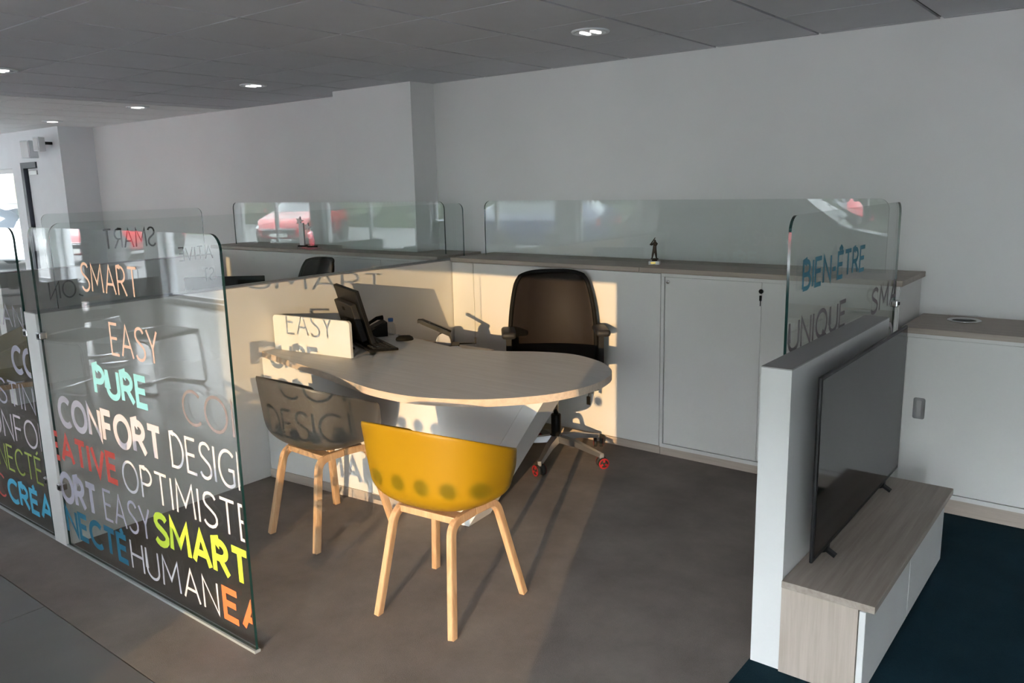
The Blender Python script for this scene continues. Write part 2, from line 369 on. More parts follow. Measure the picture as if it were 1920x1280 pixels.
# ------------------------------------------------------------------ walls
bm = bm_new(); box(bm, -4.85, XR + .2, YW, YW + .2, 0, CEIL + .012); struct('wall_back', bm, 'wall')
bm = bm_new(); box(bm, .41, 1.30, -.85, YW, 0, CEIL); struct('wall_column', bm, 'wall')
bm = bm_new(); box(bm, XR, XR + .2, YF, YW, 0, CEIL + .012); struct('wall_right', bm, 'wall')
YB = -1.0   # end wall beside the far door
bm = bm_new(); box(bm, -4.98, -4.30, YB, YW + .2, 0, CEIL)
box(bm, -5.72, -5.42, YB, YB + .15, 0, CEIL); box(bm, -5.42, -4.98, YB, YB + .15, 2.03, CEIL)
box(bm, -8.2, -5.72, YB, YB + .15, 1.97, CEIL); box(bm, XL, -8.2, YB, YB + .15, 0, CEIL); box(bm, -8.2, -5.72, YB, YB + .15, 0, .08)
struct('wall_far_left', bm, 'wallw')
bm = bm_new(); box(bm, -5.42, -5.34, YB - .02, YB + .13, 0, 2.03); box(bm, -5.34, -4.98, YB - .02, YB + .13, 1.96, 2.03)
d1 = struct('door_1', bm, 'dframe')
bm = bm_new(); box(bm, -5.33, -4.985, YB + .03, YB + .08, .01, 1.955); mk('door_leaf', bm, 'wallw', d1)
bm = bm_new(); box(bm, -5.25, -5.02, YB + .0, YB + .03, 1.88, 1.93); mk('door_closer', bm, 'alu', d1)
bm = bm_new()
for a, b_ in ((-8.2, -8.14), (-7.0, -6.95), (-5.77, -5.72)): box(bm, a, b_, YB + .03, YB + .1, .08, 1.97)
box(bm, -8.2, -5.72, YB + .03, YB + .1, 1.91, 1.97); box(bm, -8.2, -5.72, YB + .03, YB + .1, .08, .14)
wn = struct('window_1', bm, 'frame')
for a, b_ in ((-8.14, -7.0), (-6.95, -5.77)):
    bm = bm_new(); box(bm, a, b_, YB + .06, YB + .07, .14, 1.91); mk('pane', bm, 'gfac', wn)
bm = bm_new(); box(bm, XL - .2, XL, YF, YB + .15, 0, 1.1); box(bm, XL - .2, XL, YF, YB + .15, 2.1, CEIL + .012)
box(bm, XL - .2, XL, YF, -6.1, 1.1, 2.1); box(bm, XL - .2, XL, -3.6, YB + .15, 1.1, 2.1)
struct('wall_left', bm, 'wallw')
# shopfront behind the photographer: pillars, header, glazing with dots
SH = 2.12
BAYS = [(4.42, 6.76), (7.15, 8.95), (9.35, 11.1)]
x = 3.95
while x > XL + .4:
    BAYS.append((max(x - 3.0, XL + .2), x)); x -= 3.45
bm = bm_new(); box(bm, XL, XR, YF - .25, YF, SH, CEIL + .012); box(bm, XL, XR, YF - .25, YF, 0, .06); box(bm, 6.76, 7.15, YF - .25, YF, .06, SH); box(bm, 8.95, 9.35, YF - .25, YF, .06, SH); box(bm, 11.1, XR, YF - .25, YF, .06, SH); box(bm, 3.95, 4.42, YF - .25, YF, .06, SH)
x = 3.95
while x > XL + .4:
    x0 = x - 3.0
    box(bm, x0 - .45, x0, YF - .25, YF, .06, SH); x -= 3.45
struct('wall_front', bm, 'wallw')
dotm = None
for n, (a, b_) in enumerate(BAYS):
    bm = bm_new()
    box(bm, a, a + .05, YF - .18, YF - .1, .06, SH); box(bm, b_ - .05, b_, YF - .18, YF - .1, .06, SH); box(bm, a + .05, b_ - .05, YF - .18, YF - .1, SH - .05, SH); box(bm, a + .05, b_ - .05, YF - .18, YF - .1, .06, .11)
    if b_ - a > 2.5: box(bm, (a + b_) / 2 - .03, (a + b_) / 2 + .03, YF - .18, YF - .1, .11, SH - .05)
    wf = struct('window_%d' % (n + 2), bm, 'frame')
    bm = bm_new(); box(bm, a + .05, b_ - .05, YF - .145, YF - .135, .11, SH - .05); pn = mk('pane', bm, 'gfac', wf)
    bm = bm_new(); k = 12
    for z in ((1.30,) if n == 0 else (1.30, 1.66)):
        u = a + .12
        while u < b_ - .1:
            vs_ = [bm.verts.new((u + .034 * math.cos(2 * math.pi * i / k), YF - .133, z + .034 * math.sin(2 * math.pi * i / k))) for i in range(k)]
            bm.faces.new(vs_); u += .112
    dd = mk('dot_film', bm, 'dot', wf); dd['kind'] = 'stuff'
# ------------------------------------------------------------------ partitions and cabinets
PX0, PX1 = 1.74, 1.86
t = thing('low_partition', 'long low white partition wall between the two office bays', 'partition', (1.8, -2.2, 0))
bm = bm_new(); box(bm, PX0, PX1, YG - .012, YW - .01, 0, 1.118); mk('panel', bm, 'white', t)
bm = bm_new(); box(bm, PX0, PX1, YG - .012, YW - .01, 1.118, 1.122); mk('top_edge', bm, 'edge', t)
t = thing('low_partition', 'low white partition at the far side of the neighbouring bay', 'partition', (-1.26, -1.8, 0))
bm = bm_new(); box(bm, -1.32, -1.2, -2.9, YC + .02, 0, 1.048); mk('panel', bm, 'white', t)
bm = bm_new(); box(bm, -1.32, -1.2, -2.9, YC + .02, 1.048, 1.052); mk('top_edge', bm, 'edge', t)
t = thing('tv_partition', 'thick white half-height partition the television stands against', 'partition', (4.87, -2.24, 0))
bm = bm_new(); box(bm, 4.82, 4.92, -2.83, -1.65, 0, 1.047); mk('panel', bm, 'white2', t)
bm = bm_new(); box(bm, 4.82, 4.92, -2.83, -1.65, 1.047, 1.051); mk('top_edge', bm, 'edge', t)

def lock(parent, x, y, z, key=False):
    b = bm_new(); lathe(b, [(.011, 0), (.012, .004), (.009, .012), (.004, .013)], n=16)
    bmesh.ops.rotate(b, verts=b.verts[:], cent=(0, 0, 0), matrix=Matrix.Rotation(R(90), 3, 'X')); bmesh.ops.translate(b, verts=b.verts[:], vec=(x, y, z))
    o = mk('lock', b, 'chrome', parent, True, loc=(0, 0, 0))
    if key:
        b = bm_new(); lathe(b, [(.012, 0), (.013, .006), (.008, .010)], n=14)
        bmesh.ops.rotate(b, verts=b.verts[:], cent=(0, 0, 0), matrix=Matrix.Rotation(R(90), 3, 'X')); bmesh.ops.translate(b, verts=b.verts[:], vec=(x, y - .013, z))
        box(b, x - .009, x + .005, y - .02, y - .014, z - .052, z - .022, .003); box(b, x - .004, x, y - .019, y - .015, z - .08, z - .05)
        mk('key', b, 'black', o, loc=(0, 0, 0))
    return o
def cabinet(label, x0, x1, doors, z1=ZC - .03, locks=(), zp=.048):
    t = thing('storage_cabinet', label, 'cabinet', ((x0 + x1) / 2, YC + .25, 0))
    ox = Vector(t['world_coords'])
    b = bm_new(); box(b, x0 + .002, x1 - .002, YC + .022, YW - .01, .0, z1); mk('body', b, 'white', t)
    b = bm_new(); box(b, x0 + .002, x1 - .002, YC + .012, YC + .0215, 0, zp); mk('plinth', b, 'plinth', t)
    for k, (a, c, dy) in enumerate(doors):
        b = bm_new(); box(b, a + .003, c - .003, YC + dy, YC + .022, .055 if dy == 0 else zp + .027, z1 - (.002 if dy == 0 else .02), .0015, 1)
        d = mk('door' if dy else 'front_panel', b, 'white', t)
        for (lx, lz, key, di) in locks:
            if di == k:
                lk = lock(d, lx, YC + dy, lz, key)
    if any(dy for _, _, dy in doors):
        b = bm_new(); box(b, x0 + .002, x1 - .002, YC + .0, YC + .021, z1 - .018, z1); mk('top_rail', b, 'white', t)
        b = bm_new(); box(b, x0 + .002, x1 - .002, YC + .002, YC + .021, zp + .002, zp + .024); mk('bottom_rail', b, 'white', t)
        b = bm_new(); box(b, x0 + .002, x0 + .02, YC + .0, YC + .021, zp + .025, z1 - .019); mk('side_stile', b, 'white', t)
    return t
cabinet('white panelled cabinet behind the office chair', 1.865, 3.527, [(1.865, 2.067, 0), (2.067, 3.527, 0)])
cabinet('white cabinet with two sliding doors under the bronze figurine', 3.527, 4.825, [(3.549, 4.135, .006), (4.118, 4.823, .012)], locks=((3.571, 1.062, False, 0), (4.133, 1.043, True, 1)))
cabinet('white sliding door cabinet in the neighbouring bay below the star trophies', .40, 1.735, [(.42, 1.12, .006), (1.09, 1.733, .012)], locks=((.447, 1.045, False, 0),))
cabinet('plain white cabinet at the far end of the neighbouring bay', -1.18, .40, [(-1.18, .40, 0)])
t = cabinet('lower white sliding door cabinet at the edge of the teal carpet', 4.835, 6.9, [(4.87, 5.9, .006), (5.87, 6.9, .012)], z1=.887, zp=.078)
b = bm_new(); prism(b, rrect(4.922, 4.976, .462, .568, .01, 'tl tr bl br', 4), 'y', YC + .002, YC + .008); ha = mk('recessed_handle', b, 'alu', t)
b = bm_new(); prism(b, rrect(4.938, 4.960, .475, .555, .004, 'tl tr bl br', 3), 'y', YC + .0, YC + .0019); mk('grip', b, 'edge', ha, loc=(0, 0, 0))
# oak plinths of the raised base of the low cabinet
def worktop(label, x0, x1, z, y0=YC - .012, mat='top'):
    b = bm_new(); box(b, x0 + .001, x1 - .001, y0, YW - .003, z - .028, z, .0015, 1)
    return tag(mk('worktop', b, mat), label, 'worktop')
worktop('grey oak worktop over the panelled cabinet behind the office chair', PX1 + .003, 3.386, ZC)
worktop('grey oak worktop over the sliding door cabinet, under the bronze figurine', 3.386, 4.84, ZC)
worktop('grey oak worktop in the neighbouring bay carrying the star trophies', -1.19, PX0 - .003, ZC)
worktop('lower grey oak worktop with a round chrome cable port', 4.842, 6.95, .916)
# cable port
t = thing('cable_port', 'round chrome cable port set in the low worktop', 'cable port', (5.063, -.757, .916), world=False)
b = bm_new(); n = 32
prof = [(.060, .0005), (.077, .0005), (.079, .003), (.074, .006), (.060, .005), (.054, .0008)]
rings = [[b.verts.new((r * math.cos(2 * math.pi * i / n), r * math.sin(2 * math.pi * i / n), z)) for i in range(n)] for r, z in prof]
for a, c in zip(rings, rings[1:]):
    for i in range(n): b.faces.new((a[i], a[(i + 1) % n], c[(i + 1) % n], c[i]))
bmesh.ops.recalc_face_normals(b, faces=b.faces[:]); mk('rim', b, 'chrome', t, True)
b = bm_new(); lathe(b, [(.058, .0003), (.058, .001), (.03, .0012)], n=28); mk('well', b, 'dgrey', t)
b = bm_new(); box(b, -.035, .02, .018, .026, .0014, .004); mk('latch', b, 'chrome', t)

# ------------------------------------------------------------------ glass screens
def clamp(parent, p, axis):
    b = bm_new(); x, y, z = p
    box(b, x - .018, x + .018, y - .018, y + .018, z - .018, z + .018, .006, 2)
    o = mk('clamp', b, 'chrome', parent)
    b = bm_new()
    if axis == 'y': box(b, x + .006, x + .016, y - .024, y - .0185, z - .008, z + .008, .002)
    else: box(b, x + .0185, x + .024, y - .008, y + .008, z - .008, z + .008, .002)
    mk('clamp_screw', b, 'dgrey', o, loc=(0, 0, 0))
def screen_glass(label, axis, a, u0, u1, z0, z1, corners='tl tr', th=.010, rad=.055):
    c = ((u0 + u1) / 2, a, z0) if axis == 'y' else (a, (u0 + u1) / 2, z0)
    t = thing('glass_screen', label, 'glass screen', c)
    b = bm_new(); prism(b, rrect(u0, u1, z0, z1, rad, corners), axis, a - th / 2, a + th / 2, 1); mk('pane', b, ['glass', 'gedge'], t)
    return t
def letters(t, rows, place, **kw):
    for (s, u0, u1, v0, v1, wt, mat) in rows:
        b = bm_new(); word(b, s, u0, u1, v0, v1, wt, place, **kw)
        if len(b.faces): mk('lettering', b, mat, t)
TH, BO = .085, .19
ga = screen_glass('large clear glass screen printed with coloured words at the bay entrance', 'y', YG, 1.872, 3.375, .012, 1.507)
letters(ga, [('SMART', 2.352, 2.815, 1.254, 1.374, TH, 'v_pink'), ('EASY', 2.540, 2.915, 1.008, 1.144, TH, 'v_pink'),
    ('PURE', 2.346, 2.797, .815, .952, BO, 'v_cyan'), ('CONFORT', 3.040, 4.02, .808, .946, TH, 'v_dim'),
    ('CONFORT', 1.955, 2.865, .612, .763, BO, 'v_mauve'), ('DESIGN', 2.920, 3.455, .615, .760, TH, 'v_white'),
    ('CREATIVE', 1.560, 2.470, .434, .578, BO, 'v_red'), ('OPTIMISTE', 2.505, 3.43, .428, .570, TH, 'v_white'),
    ('CONFORT', 1.37, 2.240, .231, .389, BO, 'v_pale'), ('EASY', 2.298, 2.700, .244, .392, TH, 'v_pale'), ('SMART', 2.722, 3.385, .246, .396, BO, 'v_lime'),
    ('CONNECTÉ', 1.46, 2.478, .074, .214, BO, 'v_teal'), ('HUMAN', 2.495, 3.160, .072, .211, TH, 'v_white'), ('EASY', 3.186, 3.72, .074, .212, BO, 'v_orange')],
    lambda u, v, k: (u, YG - .0062 - k, v), clip=(1.874, 3.371))
clamp(ga, (1.868, YG, .30), 'y'); clamp(ga, (1.868, YG, 1.02), 'y')
b = bm_new(); box(b, 1.862, 3.378, YG - .012, YG + .012, 0, .011); mk('floor_rail', b, 'rail', ga)
gb = screen_glass('clear glass screen with words, cut off by the left picture edge', 'y', YG, -.6, 1.712, .012, 1.50)
letters(gb, [('HUMAN', 1.05, 1.70, 1.03, 1.14, TH, 'v_pale'), ('CONFORT', 1.50, 2.4, .80, .945, BO, 'v_pale'), ('OPTIMISTIN', .55, 1.70, .62, .755, TH, 'v_pale'),
    ('CONFORT', .94, 1.95, .435, .58, TH, 'v_mauve'), ('CONNECTÉ', .75, 1.68, .258, .40, TH, 'v_lime2'), ('SMART', .3, .95, .258, .40, BO, 'v_pale'), ('C', 1.05, 1.17, .078, .212, TH, 'v_red'),
    ('CRÉATIVE', 1.20, 2.18, .074, .212, BO, 'v_blue'), ('PURE', .4, .9, .074, .212, BO, 'v_orange')], lambda u, v, k: (u, YG - .0062 - k, v), clip=(-.59, 1.708))
clamp(gb, (1.724, YG, .30), 'y'); clamp(gb, (1.724, YG, 1.02), 'y')
b = bm_new(); box(b, -.6, 1.738, YG - .012, YG + .012, 0, .011); mk('floor_rail', b, 'rail', gb)
gp = screen_glass('long clear glass screen standing on the low partition between the bays', 'x', 1.80, -3.715, -.87, 1.1225, 1.515)
def mirrored(ya, yb): return lambda u, v, k: (1.7938 - k, ya + yb - u, v)     # read from the neighbouring side
letters(gp, [('SMART', -3.47, -3.205, 1.375, 1.475, TH, 'v_dark')], mirrored(-3.47, -3.205))
letters(gp, [('ATIVE', -3.095, -2.895, 1.285, 1.36, TH, 'v_dark')], mirrored(-3.095, -2.895))
letters(gp, [('CON', -3.745, -3.56, 1.165, 1.25, TH, 'v_dark')], mirrored(-3.745, -3.56), clip=(-3.712, None))
letters(gp, [('ST', -2.965, -2.895, 1.165, 1.24, TH, 'v_dark')], mirrored(-2.965, -2.895))
gr = screen_glass('clear glass screen with blue and mauve words beside the television partition', 'x', 4.808, -2.585, -1.10, .02, 1.52)
letters(gr, [('BIEN-ÊTRE', -2.459, -1.682, 1.247, 1.36, .15, 'v_btre'), ('UNIQUE', -2.575, -1.915, 1.04, 1.158, .14, 'v_dim'), ('SMART', -1.54, -.80, 1.03, 1.152, .14, 'v_dim'), ('DESIGN', -2.55, -1.85, .83, .95, TH, 'v_mauve'), ('CONFORT', -1.75, -.9, .83, .95, .17, 'v_mauve')],
    lambda u, v, k: (4.8142 + k, u, v), clip=(-2.58, -1.108))
clamp(gr, (4.808, -1.094 + .0, 1.03), 'x')
clamp(gr, (4.808, -1.094, .3), 'x')
gl2 = screen_glass('faint clear glass screen on the far partition of the neighbouring bay', 'x', -1.26, -2.52, -1.11, 1.053, 1.488)
ba = screen_glass('long clear glass screen on the worktop behind the bronze figurine', 'y', -.80, 1.95, 4.685, ZC + .001, 1.528)
bb = screen_glass('clear glass screen on the worktop behind the star trophies', 'y', -.90, -1.06, 1.645, ZC + .001, 1.527)

# ------------------------------------------------------------------ desk
DZ = .745
OUT = [(1.964, -2.709), (2.324, -2.784), (2.57, -2.827), (2.87, -2.895), (3.064, -2.93), (3.272, -2.927), (3.419, -2.884), (3.595, -2.786), (3.755, -2.607), (3.826, -2.445), (3.845, -2.28), (3.825, -2.148), (3.784, -2.051), (3.713, -1.967), (3.597, -1.881), (3.403, -1.818), (3.205, -1.861), (3.032, -1.953), (2.837, -2.010), (2.639, -2.005), (2.37, -1.945)]
OUT = [(p.x, p.y) for p in spline([(a, b_, 0) for a, b_ in OUT], 5)]
OUT = [(PX1 + .004, -2.69)] + OUT + [(2.1, -1.90), (PX1 + .004, -1.88)]
def make_desk(label):
    t = thing('desk', label, 'desk', (2.8, -2.4, 0))
    b = bm_new(); prism(b, OUT, 'z', DZ - .034, DZ, 1); mk('tabletop', b, ['desk', 'deske'], t)
    d = Vector((3.278 - 1.872, -2.558 + 2.696)); L = d.length; d.normalize(); nrm = Vector((-d.y, d.x))
    def fp(s, dep, z): return (1.872 + d.x * s + nrm.x * dep, -2.696 + d.y * s + nrm.y * dep, z)
    b = bm_new()
    A = [b.verts.new(fp(s, 0, z)) for s, z in ((0, 0), (L - .09, 0), (L + .36, DZ - .035), (0, DZ - .035))]; B = [b.verts.new(fp(s, .022, z)) for s, z in ((0, 0), (L - .09, 0), (L + .36, DZ - .035), (0, DZ - .035))]
    b.faces.new(A); b.faces.new(B[::-1])
    for i in range(4): b.faces.new((A[i], B[i], B[(i + 1) % 4], A[(i + 1) % 4]))
    bmesh.ops.recalc_face_normals(b, faces=b.faces[:]); mk('front_panel', b, 'white', t)
    b = bm_new(); q = []
    for dep in (0, .19):
        q.append([b.verts.new(fp(s, dep, z)) for s, z in ((L - .088, 0), (L, 0), (L + .45, DZ - .035), (L + .362, DZ - .035))])
    b.faces.new(q[0]); b.faces.new(q[1][::-1])
    for i in range(4): b.faces.new((q[0][i], q[1][i], q[1][(i + 1) % 4], q[0][(i + 1) % 4]))
    bmesh.ops.recalc_face_normals(b, faces=b.faces[:]); mk('slanted_leg', b, 'white2', t)
    b = bm_new(); A = [b.verts.new(fp(s, e, z)) for s, e, z in ((0, -.006, 0), (1.1, -.006, 0), (1.1, -.006, .052), (0, -.006, .052))]; B = [b.verts.new(fp(s, e, z)) for s, e, z in ((0, -.0005, 0), (1.1, -.0005, 0), (1.1, -.0005, .052), (0, -.0005, .052))]
    b.faces.new(A); b.faces.new(B[::-1])
    for i in range(4): b.faces.new((A[i], B[i], B[(i + 1) % 4], A[(i + 1) % 4]))
    bmesh.ops.recalc_face_normals(b, faces=b.faces[:]); mk('plinth', b, 'plinth', t)
    return t
desk = make_desk('white ash desk with rounded end and slanted white leg')
# neighbouring bay desk: mirrored layout behind the partition
dk2 = thing('desk', 'white desk of the neighbouring bay, mostly hidden behind the partition', 'desk', (.8, -2.4, 0))
b = bm_new(); prism(b, [(3.6 - x, y) for x, y in OUT][::-1], 'z', DZ - .034, DZ, 1); mk('tabletop', b, ['desk', 'deske'], dk2)
b = bm_new(); box(b, .35, 1.73, -2.67, -2.648, 0, DZ - .035); mk('front_panel', b, 'white', dk2)
b = bm_new(); box(b, .2, .34, -2.67, -2.5, 0, DZ - .035); mk('leg', b, 'white2', dk2)
# low white desk screen
b = bm_new(); prism(b, rrect(0, .585, 0, .20, .022, 'tl tr', 5), 'y', -.009, .009)
o = mk('desk_screen', b, 'white2'); o.location = (1.873, -2.597, DZ + .0005); o.rotation_euler = (0, 0, math.atan2(.070, .624)); tag(o, 'low white privacy screen standing on the desk edge', 'desk screen')
# return pedestal behind desk
t = thing('desk_return', 'low oak topped desk return between desk and cabinet', 'side table', (2.35, -2.06, 0))
b = bm_new(); box(b, PX1 + .004, 2.82, -2.35, -1.775, .675, .70, .002, 1); mk('tabletop', b, 'deske', t)
b = bm_new(); box(b, PX1 + .004, 1.89, -2.33, -1.80, 0, .674); mk('side_panel', b, 'white', t)
b = bm_new(); box(b, 2.37, 2.80, -2.33, -1.80, 0, .674); mk('drawer_unit', b, 'white', t)

# ------------------------------------------------------------------ monitor, keyboard, phone ...
def make_monitor(name, label, loc, ang, wd=.50, ht=.31, tilt=14, zb=.05):
    """local: x = long axis, screen faces +y"""
    t = thing(name, label, 'monitor', loc, ang, world=False)
    c, s = math.cos(R(tilt)), math.sin(R(tilt))
    def tl(b):
        for v in b.verts:
            y, z = v.co.y, v.co.z; v.co.y = y * c - z * s; v.co.z = zb + y * s + z * c
    b = bm_new(); box(b, -wd / 2, wd / 2, -.012, .012, 0, ht, .004); tl(b); p = mk('casing', b, 'black', t)
    b = bm_new(); box(b, -wd / 2 + .015, wd / 2 - .015, .0122, .0135, .03, ht - .015); tl(b); mk('screen', b, 'screen', t)
    b = bm_new(); box(b, -wd / 2 + .05, wd / 2 - .05, -.048, -.0125, .02, ht - .075, .006); tl(b); hump = mk('rear_housing', b, 'dgrey', t)
    b = bm_new(); box(b, -.02, .02, -.0505, -.0485, ht - .12, ht - .10); tl(b); mk('port', b, 'blackm', hump)
    b = bm_new(); box(b, -.035, .035, -.10, -.05, .0, ht * .45, .005); tl(b)
    for v in b.verts: v.co.z = max(v.co.z, .012)
    mk('stand', b, 'black', t)
    b = bm_new(); box(b, -.13, .13, -.22, -.085, 0, .012, .003); mk('base', b, 'black', t)
    return t
AX = math.atan2(-.41, .91)   # the keyboard's and monitor's long axis
make_monitor('monitor', 'black computer monitor seen from behind on the desk', (2.20, -2.235, DZ), AX, .44, .315, 15, .035)
make_monitor('monitor', 'black monitor whose top edge shows over the partition', (.92, -2.29, DZ), R(40), .53, .315, 2, .02)
t = thing('keyboard', 'black computer keyboard in front of the monitor', 'keyboard', (2.30, -2.255, DZ), AX + 0, world=False)
b = bm_new(); box(b, -.225, .225, -.085, .085, .006, .020, .004)
for v in b.verts: v.co.z += max(0, -v.co.y + .0) * .10
mk('case', b, 'black', t)
km = bm_new(); box(km, -.0085, .0085, -.0085, .0085, 0, .006, .0015, 1); k0 = None
for r_ in range(5):
    for c_ in range(15):
        p = (-.20 + c_ * .0285, .06 - r_ * .027, .0205 + max(0, -(.06 - r_ * .027)) * .10)
        if k0 is None: k0 = mk('key', km, 'dgrey', t, loc=p)
        else:
            o = k0.copy(); COL.objects.link(o); o.location = p
# phone
t = thing('desk_phone', 'black desk telephone on a wedge stand beside the partition', 'telephone', (2.05, -2.02, DZ), R(-30), world=False); t.scale = (.8, .8, .8)
b = bm_new()
prism(b, [(-.10, 0), (.10, 0), (.10, .02), (-.10, .11)], 'x', -.085, .085)
for v in b.verts: v.co = Vector((v.co.x, -v.co.y, v.co.z))
bmesh.ops.recalc_face_normals(b, faces=b.faces[:]); mk('body', b, 'black', t)
b = bm_new(); sweep(b, [(-.06, .10, .125), (-.06, .05, .122), (-.06, 0, .095), (-.06, -.05, .062), (-.06, -.095, .050)], lambda i: circ([.022, .017, .013, .017, .022][i], 10, [.018, .014, .012, .014, .018][i])); mk('handset', b, 'blackm', t, True)
b = bm_new(); prism(b, [(.0, .072), (.075, .108), (.077, .112), (.0, .077)], 'x', .0, .07); 
for v in b.verts: v.co.x += 0
mk('display', b, 'dgrey', t)
bt = bm_new(); box(bt, -.007, .007, -.006, .006, 0, .005, .001, 1); k0 = None
for r_ in range(4):
    for c_ in range(3):
        yy = -.015 - r_ * .018; p = (.012 + c_ * .022, yy, .068 + yy * .45)
        if k0 is None: k0 = mk('button', bt, 'dgrey', t, loc=p)
        else: o = k0.copy(); COL.objects.link(o); o.location = p
# mouse, pen, bottle
b = bm_new(); lathe(b, [(.001, .03), (.02, .028), (.03, .018), (.033, .006), (.031, 0)], n=18)
for v in b.verts: v.co.y *= 1.65
o = mk('computer_mouse', b, 'blackm', smooth=True, loc=(2.33, -2.02, DZ)); o.rotation_euler = (0, 0, R(-40)); tag(o, 'black computer mouse lying by the telephone', 'mouse')
t = thing('water_bottle', 'small clear water bottle with a blue cap', 'bottle', (2.12, -1.93, DZ), world=False)
b = bm_new(); lathe(b, [(.026, 0), (.03, .004), (.03, .045), (.028, .06), (.015, .075), (.013, .082)], n=18); mk('body', b, 'crystal', t, True)
b = bm_new(); lathe(b, [(.016, .082), (.0165, .1), (.014, .102)], n=18); mk('cap', b, 'blue', t, True)
t = thing('ballpoint_pen', 'slim pen lying near the back edge of the desk', 'pen', (2.30, -1.955, DZ), world=False)
b = bm_new(); sweep(b, [(-.10, .01, .006), (.055, -.035, .006)], circ(.005, 8)); mk('barrel', b, 'steel', t, True)
b = bm_new(); sweep(b, [(.055, -.035, .006), (.075, -.041, .006)], lambda i: circ([.005, .0015][i], 8)); mk('tip', b, 'black', t, True)
# hole punch
t = thing('hole_punch', 'black and metal hole punch with its handle raised', 'hole punch', (2.50, -1.86, .7005), R(38), world=False)
b = bm_new(); prism(b, rrect(-.09, .09, -.055, .055, .02, 'tl tr bl br', 4), 'z', 0, .012); mk('base', b, 'black', t)
b = bm_new(); q = [(-.055 + .0, .012), (.045, .012)] + [(.045 * math.cos(R(a)) - .0, .03 + .055 * math.sin(R(a))) for a in range(0, 181, 20)]
prism(b, q, 'y', -.045, .03); mk('punch_block', b, 'dgrey', t)
b = bm_new(); prism(b, [(x * .98, z) for x, z in q], 'y', .0301, .036); sp = mk('side_plate', b, 'edge', t)
b = bm_new(); prism(b, [(x * .98, z) for x, z in q], 'y', -.051, -.0451); mk('side_plate', b, 'edge', t)
b = bm_new()
for s in (-1, 1): sweep(b, [(.04, s * .032 - .008, .078), (-.03, s * .030 - .008, .110), (-.13, s * .02 - .008, .155)], [(-.014, -.011), (.014, -.011), (.014, .011), (-.014, .011)])
sweep(b, [(-.09, -.045, .138), (-.09, .03, .138)], [(-.012, -.008), (.012, -.008), (.012, .008), (-.012, .008)])
sweep(b, [(-.135, -.034, .156), (-.135, .018, .156)], [(-.016, -.009), (.016, -.009), (.016, .009), (-.016, .009)]); mk('handle', b, 'black', t)
b = bm_new(); box(b, .05, .19, .05, .062, .0, .006); box(b, .18, .19, .05, .062, .006, .035); mk('paper_guide', b, 'black', t)
b = bm_new(); box(b, -.05, .05, -.035, .035, 0, .010); o = mk('notepad', b, 'paper'); o.location = (2.62, -1.90, .7005); o.rotation_euler = (0, 0, R(-30)); tag(o, 'small pale notepad lying by the hole punch', 'notepad')

# ------------------------------------------------------------------ shell chairs with oak legs
def make_shell_chair(label, loc, rot):
    t = thing('shell_chair', label, 'chair', loc, rot, 'shell chairs at the desks', world=False)
    # shell: closed bowl whose rim runs high round the back and drops at the front
    NA, NV = 120, 16; b = bm_new(); grid = []
    def ease(x): x = min(1, max(0, x)); return x * x * (3 - 2 * x)
    for i in range(NA):
        a = 2 * math.pi * i / NA          # 0 = front (+y), pi = back
        ca, sa = math.cos(a), math.sin(a)
        deg = abs((math.degrees(a) + 180) % 360 - 180)   # 0 front .. 180 back
        e = 2.5; den = (abs(sa) ** e + abs(ca) ** e) ** (1 / e)
        ox, oy = sa / den * .298, ca / den * (.25 if ca > 0 else .248)
        plane = .812 + (-.262 - oy) * .385
        rimz = .468 + .085 * ease((deg - 22) / 26) + (plane - .553) * ease((deg - 46) / 9)
        z0 = .430; col = []
        for j in range(NV + 1):
            v = j / NV
            if v < .55:
                ph = v / .55 * math.pi / 2; rr = .86 * math.sin(ph) ** .9; h = .36 * (1 - math.cos(ph) ** .9)
            else:
                rr = .86; h = .36 + .64 * (v - .55) / .45
            rr += .14 * h
            col.append(b.verts.new((ox * rr, oy * rr - .014 + (1 - rr) * .01, z0 + (rimz - z0) * h)))
        grid.append(col)
    for i in range(NA):
        p, q = grid[i], grid[(i + 1) % NA]
        for j in range(NV): b.faces.new((p[j], q[j], q[j + 1], p[j + 1]))
    b.faces.new([g[0] for g in grid][::-1])
    bmesh.ops.recalc_face_normals(b, faces=b.faces[:])
    mk('shell', b, 'yellow', t, True, mods=(('SMOOTH', dict(factor=.5, iterations=2)), ('SOLIDIFY', dict(thickness=.010, offset=-1)), ('SUBSURF', dict(levels=1, render_levels=1))))
    # legs: bent laminated oak, front and rear leg of a side meet under the seat
    prof = [(-.0105, -.0165), (.0105, -.0165), (.0125, -.0125), (.0125, .0125), (.0105, .0165), (-.0105, .0165), (-.0125, .0125), (-.0125, -.0125)]
    for s in (-1, 1):
        for fr, fx, fy in ((-1, .18, -.212), (1, .225, .215)):
            foot = Vector((s * fx, fy, 0)); kx = s * (.135 if fr < 0 else .15); ky = -.135 if fr < 0 else .14
            knee = Vector((kx, ky, .415)); mid = Vector((s * .14, .002 * fr, .418))
            dn = (knee - foot).normalized(); hz = (mid - knee).normalized()
            pts = [foot, foot + dn * .12, foot + dn * .25, knee - dn * .055]
            for k in range(1, 7):
                u = k / 7; a_, c_ = knee - dn * .055, knee + hz * .055
                pts.append((1 - u) ** 2 * a_ + 2 * u * (1 - u) * knee + u * u * c_)
            pts += [knee + hz * .055, mid]
            b = bm_new(); sweep(b, pts, prof, up=Vector((0, 1, 0)) if False else Vector((0, fr, 0.0)))
            for v in b.verts:
                if v.co.z < .004: v.co.z = 0
            mk('leg', b, 'legw', t)
    for y in (-.085, .09):
        b = bm_new(); box(b, -.135, .135, y - .03, y + .03, .403, .430, .003); mk('cross_rail', b, 'legw', t)
    return t
